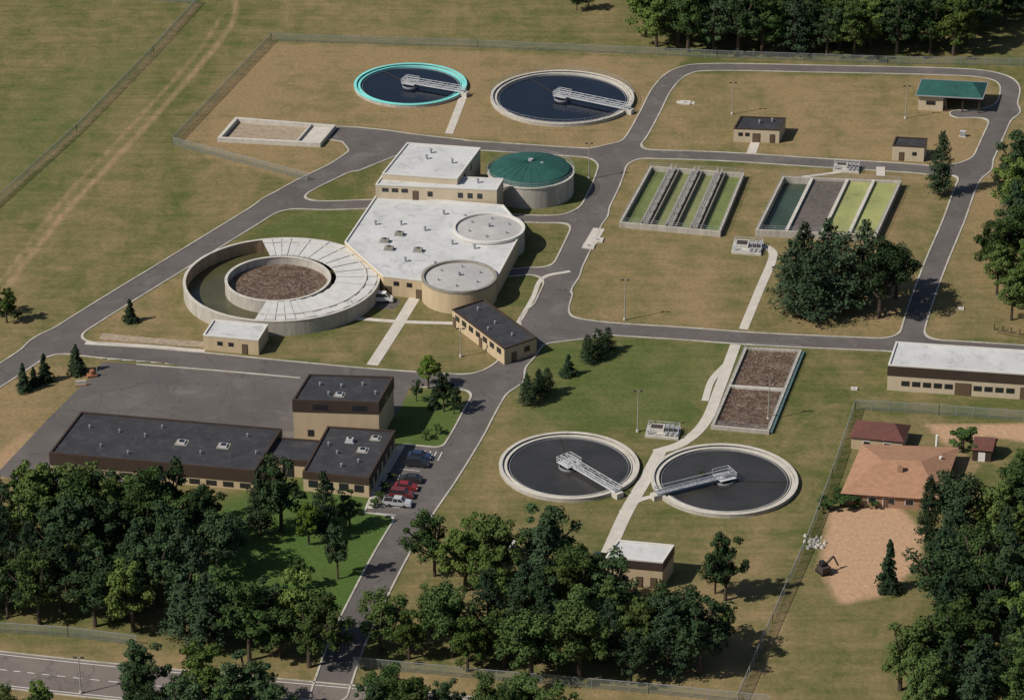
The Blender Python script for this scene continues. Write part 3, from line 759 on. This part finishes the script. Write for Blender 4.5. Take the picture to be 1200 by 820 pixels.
# pump / valve stations
def station(name, u, v, ang=ANG, L=6, B=3.5, seed=0):
    rr = random.Random(seed); T = Thing(name); p = P(u, v)
    ca, sa = math.cos(ang), math.sin(ang); w = lambda x, y, z=0: (p.x+x*ca-y*sa, p.y+x*sa+y*ca, z)
    T.part('slab', 'conc').box(w(0, 0, 0), L, B, .5, ang)
    T.part('raised_well', 'conc').box(w(-L*.2, B*.12, .5), L*.45, B*.5, .7, ang)
    T.part('grating', 'frame').box(w(-L*.2, B*.12, 1.2), L*.36, B*.36, .04, ang)
    for k in range(3):
        x = L*(.12+.15*k)
        T.part('pump_housings', 'steel').box(w(x, B*.15, .5), L/11, B*.3, .7+.4*rr.random(), ang)
        T.part('pipes', 'steel').beam(w(x, -B*.1, .9), w(x, -B*.4, .9), .25); T.part('pipes', 'steel').beam(w(x, -B*.4, .9), w(x, -B*.4, .1), .25)
        T.part('valves', 'frame').cyl(w(x, -B*.12), .22, .9, 1.5, 12)
    T.part('control_box', 'galv').box(w(-L*.4, -B*.35, .5), .6, .4, 1.3, ang)
    T.part('railing', 'galv').railing([w(-L/2+.2, -B/2+.2, .5), w(L/2-.2, -B/2+.2, .5), w(L/2-.2, B/2-.2, .5), w(-L/2+.2, B/2-.2, .5)], close=True, w=.07)
    T.finish()
station('pump_station', 876, 292, L=6.5, B=6, seed=1)
station('pump_station', 777, 508, L=6.5, B=4.5, seed=2)
station('pump_station', 992, 199, L=6, B=4, seed=3)
for u, v in ((700, 282), (690, 289), (803, 121), (1126, 362), (1001, 456)):
    T = Thing('manhole_slab'); p = P(u, v); q_ = 1 if u < 900 else .5; T.part('slab', 'conc').box((p.x, p.y, 0), 2.6*q_, 2.2*q_, .3, ANG); T.part('cover', 'steel').cyl(p, .45*q_, .3, .37, 20); T.finish()
for u, v in ((1128, 160), (470, 345), (408, 348), (700, 655)):
    T = Thing('utility_cabinet'); p = P(u, v); T.part('plinth', 'conc').box((p.x, p.y, 0), 1.6, 1.1, .12, ANG); T.part('cabinet', 'steel').box((p.x, p.y, .12), 1.2, .7, 1.2, ANG); T.part('lid', 'galv').box((p.x, p.y, 1.32), 1.3, .8, .08, ANG); T.finish()

# ------------------------------------------------------------ lamps, fences, cars
def lamp(u, vb, vt):
    h = HT(vb, vt); T = Thing('street_lamp'); p = P(u, vb)
    T.part('base', 'conc').cyl(p, .3, 0, .5, 12); T.part('pole', 'pole').cyl(p, .14, .5, h, 10, r2=.08)
    T.part('arm', 'pole').beam((p.x-.6, p.y, h), (p.x+.6, p.y, h), .1)
    for s in (-1, 1): T.part('lamp_heads', 'frame').box((p.x+s*.6, p.y, h-.12), .6, .35, .22)
    T.finish()
for a in ((858, 134, 97), (1061, 139, 101), (732, 375, 328), (747, 506, 458), (900, 492, 446), (95, 812, 770), (540, 418, 385), (690, 210, 168)): lamp(*a)
def fence(pts, h=2.0, col='mesh', step=3.0):
    pw = W(pts); T = Thing('chain_link_fence'); m = T.part('mesh', col); po = T.part('posts', 'steel')
    for a, b2 in zip(pw, pw[1:]):
        L = (b2-a).length; n = max(1, int(L/step)); up = Vector((0, 0, h))
        m.face([a+Vector((0, 0, .05)), b2+Vector((0, 0, .05)), b2+up, a+up]); po.beam(a+up, b2+up, .07)
        for i in range(n+1): p = a.lerp(b2, i/n); po.beam(p, p+up*1.05, .09)
    T.finish()
fence([(360, 212), (202, 170), (318, 48), (560, 56), (840, 68), (1040, 75), (1240, 78)])
fence([(-20, 255), (90, 155), (180, 62), (232, 5), (110, -4)])
fence([(864, 825), (905, 730), (945, 640), (975, 560), (1002, 480), (1100, 486), (1240, 496)], 2.2)
fence([(-40, 738), (80, 746), (160, 756)]); fence([(414, 781), (560, 795), (760, 812), (900, 826)])
fence([(1188, 175), (1240, 160)])
T = Thing('timber_fence'); m = T.part('rails', 'bark')
for i in range(6): p = P(1165+i*10, 386+i*2); m.beam(p, p+Vector((0, 0, 1.3)), .2)
m.beam(P(1165, 386, .9), P(1215, 396, .9), .15)
T.finish()

def car(u, v, col, kind='sedan', ang=ANG, flip=1, name='parked_car'):
    T = Thing(name); p = P(u, v)
    if flip < 0: ang += math.pi
    ca, sa = math.cos(ang), math.sin(ang); w = lambda x, y, z: (p.x+x*ca-y*sa, p.y+x*sa+y*ca, z+.015)
    pn = 'car_paint_%02d_%02d_%02d' % tuple(int(k*100) for k in col)
    paint_ = bpy.data.materials.get(pn)
    if not paint_:
        paint_, nt, b = new_mat(pn); b.inputs['Roughness'].default_value = .35; b.inputs['Coat Weight'].default_value = .4
        n1 = noise(nt, 3, 3, .6, N(nt, 'ShaderNodeNewGeometry').outputs['Position'])
        nt.links.new(mixc(nt, n1, [k*.85 for k in col], [min(1, k*1.1+.004) for k in col]), b.inputs['Base Color'])
    body = T.part('body', paint_); gl = T.part('windows', 'glass')
    prof = {'sedan': [(-2.25, .3), (-2.3, .75), (-2.15, .95), (-1.5, 1.0), (1.0, .98), (2.0, .82), (2.25, .65), (2.25, .3)],
            'suv': [(-2.3, .35), (-2.35, .9), (-2.25, 1.1), (-1.5, 1.12), (1.1, 1.1), (2.1, .98), (2.3, .75), (2.3, .35)],
            'pickup': [(-2.7, .4), (-2.75, 1.1), (-.8, 1.1), (1.4, 1.12), (2.5, 1.0), (2.7, .8), (2.7, .4)],
            'van': [(-2.6, .4), (-2.65, 1.3), (1.5, 1.3), (2.4, 1.0), (2.55, .7), (2.55, .4)]}[kind]
    hw = .9
    for i in range(len(prof)):
        (x0, z0), (x1, z1) = prof[i], prof[(i+1) % len(prof)]
        body.face([w(x0, -hw, z0), w(x1, -hw, z1), w(x1, hw, z1), w(x0, hw, z0)])
    for s in (-1, 1): body.face([w(x, s*hw, z) for x, z in prof])
    cab = {'sedan': (-1.75, 1.05, -1.15, .35, 1.0, 1.42), 'suv': (-2.2, 1.2, -1.95, .55, 1.1, 1.72), 'pickup': (-.8, 1.4, -.65, .75, 1.11, 1.75), 'van': (-2.6, 1.7, -2.5, 1.0, 1.29, 2.1)}[kind]
    x0, x1, x2, x3, zb, zt = cab; hb, ht = .84, .68
    Bq = [w(x0, -hb, zb), w(x1, -hb, zb), w(x1, hb, zb), w(x0, hb, zb)]; Tq = [w(x2, -ht, zt), w(x3, -ht, zt), w(x3, ht, zt), w(x2, ht, zt)]
    for i in range(4): j = (i+1) % 4; gl.face([Bq[i], Bq[j], Tq[j], Tq[i]])
    rf = T.part('roof', paint_)
    rf.face([w(x2, -ht, zt+.03), w(x3, -ht, zt+.03), w(x3, ht, zt+.03), w(x2, ht, zt+.03)])
    for i in range(4): rf.beam(Bq[i], Tq[i], .1)
    for i in range(4): j = (i+1) % 4; rf.beam(Tq[i], Tq[j], .08)
    if kind != 'van':
        for s in (-1, 1): rf.beam(w((x0+x1)/2, s*hb, zb), w((x2+x3)/2, s*ht, zt), .09)
    if kind == 'pickup': T.part('bed', 'dark').box(w(-1.75, 0, 1.09), 1.7, 1.5, .03, ang)
    wh = T.part('wheels', 'dark')
    for x in (-1.4, 1.4):
        for s in (-1, 1):
            n = 14; A = [w(x+.34*math.cos(t*2*math.pi/n), s*.72, .34+.34*math.sin(t*2*math.pi/n)) for t in range(n)]
            Bc = [w(x+.34*math.cos(t*2*math.pi/n), s*.93, .34+.34*math.sin(t*2*math.pi/n)) for t in range(n)]
            for i in range(n): j = (i+1) % n; wh.face([A[i], A[j], Bc[j], Bc[i]])
            wh.face(Bc)
    xe = prof[-1][0]
    for s in (-1, 1): T.part('headlights', 'white').box(w(xe, s*.65, .58), .08, .35, .15, ang)
    for s in (-1, 1): T.part('tail_lights', 'redroof').box(w(prof[0][0], s*.68, .62), .08, .3, .18, ang)
    T.finish()
car(492, 537, (.02, .035, .08), 'sedan'); car(489, 545.5, (.015, .016, .02), 'suv')
car(481, 564, (.03, .03, .03), 'sedan', flip=-1); car(476, 573, (.20, .02, .02), 'sedan'); car(471, 582, (.13, .025, .025), 'suv'); car(466, 592, (.42, .43, .44), 'pickup')
car(447, 353, (.65, .65, .63), 'van', ang=ANG+.1, name='parked_van')
T = Thing('parking_markings'); mb = T.part('lines', 'white')
for i in range(5):
    a = P(492+i*6.5, 527+i*.6); b2 = P(487+i*6.5, 537+i*.6)
    ribbon(mb, [Vector((a.x, a.y, 0)), Vector((b2.x, b2.y, 0))], .14, .012, .018)
for i in range(9):
    a = P(494-i*4.6, 532+i*8.6); b2 = P(521-i*4.6, 534.5+i*8.6)
    ribbon(mb, [Vector((a.x-2.8, a.y, 0)), Vector((b2.x-3.2, b2.y, 0))], .12, .0125, .019)
T.finish()
T = Thing('rock_pile'); mb = T.part('rocks', 'rock')
for i in range(60):
    u = 955+random.gauss(0, 6); v = 637+random.gauss(0, 3.5); p = P(u, v); s = random.uniform(.2, .7)
    mb.cyl(p, s*.6, 0, s*.8, 6, r2=s*.3)
T.finish()
T = Thing('small_excavator'); p = P(965, 672)
T.part('tracks', 'dark').box((p.x-.7, p.y, 0), .4, 2.4, .6, .5); T.part('tracks', 'dark').box((p.x+.7, p.y+.3, 0), .4, 2.4, .6, .5)
T.part('body', 'frame').box((p.x, p.y, .6), 1.8, 2.0, 1.1, .5); T.part('cab', 'glass').box((p.x-.3, p.y, 1.7), .9, 1.0, .9, .5)
T.part('boom', 'frame').beam((p.x, p.y, 1.5), (p.x+1.8, p.y+1.5, 2.8), .3); T.part('boom', 'frame').beam((p.x+1.8, p.y+1.5, 2.8), (p.x+2.8, p.y+2.0, .6), .25)
T.finish()
T = Thing('equipment_skid'); p = P(108, 441)
T.part('base', 'orange').box((p.x, p.y, .02), 2.0, 1.4, .5, .3); T.part('tank', 'orange').cyl(p, .5, .5, 1.4, 16); T.part('post', 'steel').beam((p.x+1, p.y, .5), (p.x+1, p.y, 2.2), .12); T.finish()
T = Thing('monument_sign'); p = P(95, 452); T.part('panel', 'conc').box((p.x, p.y, .3), 2.0, .3, .9, .2); T.part('plinth', 'brick').box((p.x, p.y, 0), 2.4, .6, .3, .2); T.finish()

# ------------------------------------------------------------ trees
def mesh_quads(name, C, Nn, sz, mats, tverts, tfaces):
    n = len(C); rv = rng.normal(size=(n, 3)); Nn = Nn/np.linalg.norm(Nn, axis=1, keepdims=True)
    t1 = np.cross(Nn, rv); t1 /= np.linalg.norm(t1, axis=1, keepdims=True); t2 = np.cross(Nn, t1)
    s = sz[:, None]; a = rng.uniform(.55, 1.0, (n, 1))
    V = np.stack([C+t1*s, C+t2*s*a, C-t1*s*.8, C-t2*s*a], 1).reshape(-1, 3)
    me = bpy.data.meshes.new(name); nt0 = len(tverts)
    vs = tverts+[tuple(v) for v in V]; fs = tfaces+[(nt0+4*i, nt0+4*i+1, nt0+4*i+2, nt0+4*i+3) for i in range(n)]
    me.from_pydata(vs, [], fs); me.polygons.foreach_set('material_index', [0]*len(tfaces)+[1]*n)
    for m_ in mats: me.materials.append(m_)
    me.update(); return me
def broadleaf(name, h, r, mat, seed, nc=52, lpc=130, ls=.24):
    rs = np.random.default_rng(seed); t = MB(None)
    t.cyl((0, 0), .03*h, 0, .45*h, 8, r2=.017*h, cap=False)
    cz = .55*h; Cs = []; Ns = []; Sz = []
    lean = rs.normal(size=2)*.1*r
    for k in range(nc):
        d = rs.normal(size=3); d /= np.linalg.norm(d)
        if d[2] < -.75: d[2] = -d[2]
        rr = rs.uniform(.45, .92) if k % 4 else rs.uniform(.1, .4)
        az = math.atan2(d[1], d[0])
        wob = 1+.17*math.sin(3*az+seed)+.14*math.sin(5*az+2*seed)
        bot = .8 if d[2] < 0 else 1
        cc = np.array([d[0]*r*rr*wob+lean[0], d[1]*r*rr*wob+lean[1], cz+d[2]*.46*h*rr*bot])
        cr = rs.uniform(.14, .30)*r
        if k % 3 == 0: t.beam((0, 0, .35*h*rs.uniform(.7, 1.1)), tuple(cc), .05*r)
        dd = rs.normal(size=(lpc, 3)); dd /= np.linalg.norm(dd, axis=1, keepdims=True)
        q = rs.uniform(.45, 1.12, (lpc, 1)); sc = np.array([1, 1, .7])
        Cs.append(cc+dd*q*cr*sc); Ns.append(dd+rs.normal(size=(lpc, 3))*.45+np.array([0, 0, .25])); Sz.append(rs.uniform(.6, 1.35, lpc)*ls)
    return mesh_quads(name, np.concatenate(Cs), np.concatenate(Ns), np.concatenate(Sz), [M['bark'], M[mat]], t.v, t.f)
def conifer(name, h, r, mat, seed, pine=False):
    rs = np.random.default_rng(seed); t = MB(None); t.cyl((0, 0), .02*h+.05, 0, h*.97, 8, r2=.03, cap=False)
    Cs = []; Ns = []; Sz = []; layers = 20
    for L in range(layers):
        z = h*((.12 if pine else .05)+(.86 if pine else .93)*L/layers); f = (1-z/h)
        rl = r*(f**(.6 if pine else .85))*rs.uniform(.8, 1.12)+.15; nb = max(4, int(7+5*f))
        for b_ in range(nb):
            a = rs.uniform(0, 2*math.pi); Lb = rl*rs.uniform(.6, 1.12); nn = int(14+26*Lb/r)
            if pine and rs.random() < .16: continue
            tt = rs.uniform(.1, 1, nn)**.7; wd = (.16+.22*tt)*Lb*.6
            off = rs.normal(size=nn)*wd*.6
            x = tt*Lb; zz = z+(.10 if pine else -.28)*x*tt+rs.normal(size=nn)*.12*(2.4 if pine else 1)
            c_, s_ = math.cos(a), math.sin(a)
            Cs.append(np.stack([x*c_-off*s_, x*s_+off*c_, zz], 1))
            Ns.append(np.array([c_*.5, s_*.5, .8])+rs.normal(size=(nn, 3))*.5); Sz.append(rs.uniform(.6, 1.2, nn)*.25)
            if L % 3 == 0: t.beam((0, 0, z), (Lb*.8*c_, Lb*.8*s_, z), .08)
    return mesh_quads(name, np.concatenate(Cs), np.concatenate(Ns), np.concatenate(Sz), [M['bark'], M[mat]], t.v, t.f)
BL = [broadleaf('broadleaf_%d' % i, 14, r_, mt, 10+i) for i, (r_, mt) in enumerate(((5.4, 'leaf'), (4.8, 'leafdark'), (5.9, 'leafdark'), (5.2, 'leaf'), (4.4, 'leafdark'), (5.0, 'leaf'), (4.6, 'leaflight')))]
BB = [broadleaf('bright_tree', 10, 3.6, 'bright', 31, 40, 120, .2)]
PN = [conifer('pine_%d' % i, 16, r_, 'needle', 50+i, True) for i, r_ in enumerate((4.8, 5.2, 4.2))]
SP = [conifer('spruce_%d' % i, 10, r_, 'needle', 70+i) for i, r_ in enumerate((2.7, 3.0))]
SH = [broadleaf('shrub', 3, 1.7, 'leaf', 90, 18, 90, .14)]
def put(kind, u, v, h, wide=1.0):
    lib, base, nm = {'b': (BL, 14, 'deciduous_tree'), 'y': (BB, 10, 'bright_green_maple_tree'), 'p': (PN, 16, 'pine_tree'), 's': (SP, 10, 'spruce_tree'), 'h': (SH, 3, 'shrub')}[kind]
    o = bpy.data.objects.new(nm, random.choice(lib)); p = P(u, v); k = h/base
    o.location = (p.x, p.y, 0); o.rotation_euler = (0, 0, random.uniform(0, 6.28)); o.scale = (k*wide, k*wide*random.uniform(.9, 1.1), k); S.collection.objects.link(o)
def woods(poly, n, spacing, hr, mixp=.2, seed=1):
    rr = random.Random(seed); pw = W(poly); xs = [p.x for p in pw]; ys = [p.y for p in pw]; pts = []
    for _ in range(n*60):
        if len(pts) >= n: break
        x, y = rr.uniform(min(xs), max(xs)), rr.uniform(min(ys), max(ys))
        if poly_sd(np.array([x]), np.array([y]), pw)[0] > 0: continue
        if any((x-a)**2+(y-b2)**2 < spacing**2 for a, b2 in pts): continue
        pts.append((x, y))
    for x, y in pts:
        kind = 'p' if rr.random() < mixp else 'b'
        lib, base, nm = (PN, 16, 'pine_tree') if kind == 'p' else (BL, 14, 'deciduous_tree')
        o = bpy.data.objects.new(nm, rr.choice(lib)); h = rr.uniform(*hr); k = h/base; wd = rr.uniform(.85, 1.2)
        o.location = (x, y, 0); o.rotation_euler = (0, 0, rr.uniform(0, 6.28)); o.scale = (k*wd, k*wd*rr.uniform(.9, 1.1), k); S.collection.objects.link(o)
woods([(-60, 615), (60, 605), (150, 612), (225, 626), (255, 650), (268, 680), (225, 700), (238, 730), (320, 748), (372, 745), (362, 785), (300, 775), (100, 735), (-60, 725)], 88, 5.2, (10, 16), .28, 2)
woods([(505, 668), (560, 660), (602, 700), (640, 672), (690, 700), (730, 740), (808, 760), (832, 795), (700, 805), (560, 792), (440, 778), (425, 765), (465, 742), (530, 742), (570, 750), (605, 725), (530, 708)], 62, 5.3, (10, 16), .28, 3)
woods([(1090, 645), (1130, 622), (1260, 625), (1260, 850), (1060, 850), (1040, 815), (1105, 780), (1100, 700), (1090, 660)], 60, 5.5, (11, 16), .35, 4)
woods([(755, 54), (830, 66), (1000, 69), (1140, 71), (1150, 34), (1270, 14), (1270, -60), (740, -60)], 180, 5.8, (13, 18), .12, 5)
woods([(1172, 330), (1178, 270), (1195, 225), (1290, 225), (1290, 390), (1188, 372)], 30, 5.3, (12, 17), .3, 6)
woods([(170, 822), (300, 835), (320, 870), (160, 865)], 8, 5, (10, 13), .1, 7)
woods([(430, 835), (620, 845), (640, 870), (430, 865)], 12, 4.5, (9, 12), .1, 8)
woods([(-40, 835), (60, 845), (70, 870), (-40, 870)], 5, 5, (8, 10), .1, 9)
for a in [('p', 925, 366, 17, 1.15), ('p', 952, 374, 18, 1.1), ('p', 985, 368, 19, 1.15), ('b', 1030, 372, 18, .95), ('p', 968, 345, 18, 1.1), ('b', 1050, 350, 14, .9), ('p', 1010, 345, 18, 1.1), ('p', 940, 345, 17, 1.1),
          ('p', 1100, 228, 16, .95), ('s', 153, 377, 5.5, 1.2), ('b', 8, 378, 8, 1), ('b', -12, 370, 8, 1), ('s', 28, 458, 6.5, 1.1), ('s', 53, 447, 6.5, 1.1), ('s', 90, 437, 6.8, 1.2), ('s', 40, 452, 4.5, 1.1),
          ('p', 618, 476, 7.5, 1.2), ('p', 632, 468, 7, 1.2), ('p', 641, 461, 6, 1.2), ('s', 666, 440, 5, 1.4), ('p', 688, 425, 6.5, 1.3), ('p', 700, 418, 6.5, 1.3), ('p', 712, 411, 5.5, 1.3),
          ('y', 502, 455, 7.5, 1.0), ('b', 520, 482, 8.5, .8), ('b', 532, 485, 6, .8), ('b', 488, 470, 5, .8), ('s', 508, 478, 5, 1.0),
          ('b', 330, 622, 15, 1), ('p', 380, 628, 14, 1), ('p', 305, 628, 14, .9), ('y', 362, 638, 9, .8), ('b', 410, 618, 8, .85), ('b', 396, 678, 11, .7), ('b', 350, 690, 7, .8),
          ('b', 850, 703, 14, .85), ('b', 838, 695, 9, .8), ('b', 852, 757, 8, .8), ('h', 822, 560, 1.5, 1), ('b', 765, 770, 13, 1),
          ('s', 1040, 692, 11, .8), ('p', 1085, 640, 15, .85), ('h', 985, 592, 3.4, 1.7), ('h', 965, 598, 2.6, 1.3), ('h', 1128, 530, 5.5, 1.0), ('b', 1190, 560, 6, 1), ('h', 1022, 595, 1.8, 1.3), ('h', 1040, 592, 1.8, 1.3), ('h', 1005, 594, 2.2, 1.3),
          ('b', 690, 12, 7, 1), ('b', 676, 12, 6, 1), ('h', 452, 575, 1.8, 1.2), ('h', 446, 585, 1.8, 1.2), ('h', 458, 562, 1.6, 1.2), ('h', 440, 594, 1.8, 1.2), ('h', 500, 515, 2.2, 1), ('h', 512, 508, 2.2, 1), ('b', 125, 605, 11, .9), ('b', 60, 598, 10, .9),
          ('h', 1178, 198, 3, 1), ('h', 930, 372, 2, 1), ('b', 1185, 375, 12, .9), ('b', 1168, 345, 12, .9), ('b', 1182, 250, 12, .9), ('h', 20, 375, 2, 1)]: put(*a)

# ------------------------------------------------------------ light, sky, camera
w = bpy.data.worlds.new('World'); S.world = w; w.use_nodes = True
bg = w.node_tree.nodes['Background']; sky = w.node_tree.nodes.new('ShaderNodeTexSky'); sky.sky_type = 'NISHITA'; sky.sun_disc = False
SE = rad(44); sdir = Vector((-.87, -.40, 0)).normalized()
sky.sun_elevation = SE; sky.sun_rotation = math.atan2(sdir.x, sdir.y); sky.air_density = 1.0; sky.dust_density = 1.0
w.node_tree.links.new(sky.outputs[0], bg.inputs[0]); bg.inputs[1].default_value = .065
L = bpy.data.lights.new('sun', 'SUN'); L.energy = 4.7; L.angle = rad(.5); L.color = (1, .935, .85)
lo = bpy.data.objects.new('sun', L); S.collection.objects.link(lo)
to = Vector((sdir.x*math.cos(SE), sdir.y*math.cos(SE), math.sin(SE))); lo.rotation_euler = to.to_track_quat('Z', 'Y').to_euler()
cam = bpy.data.cameras.new('camera'); cam.lens = F/1200*36; cam.sensor_width = 36; cam.clip_end = 30000; cam.clip_start = 1
co = bpy.data.objects.new('camera', cam); co.location = (0, -Y0, H); co.rotation_euler = (math.pi/2-PT, 0, 0); S.collection.objects.link(co); S.camera = co
S.view_settings.view_transform = 'Standard'; S.view_settings.look = 'None'; S.view_settings.exposure = 0
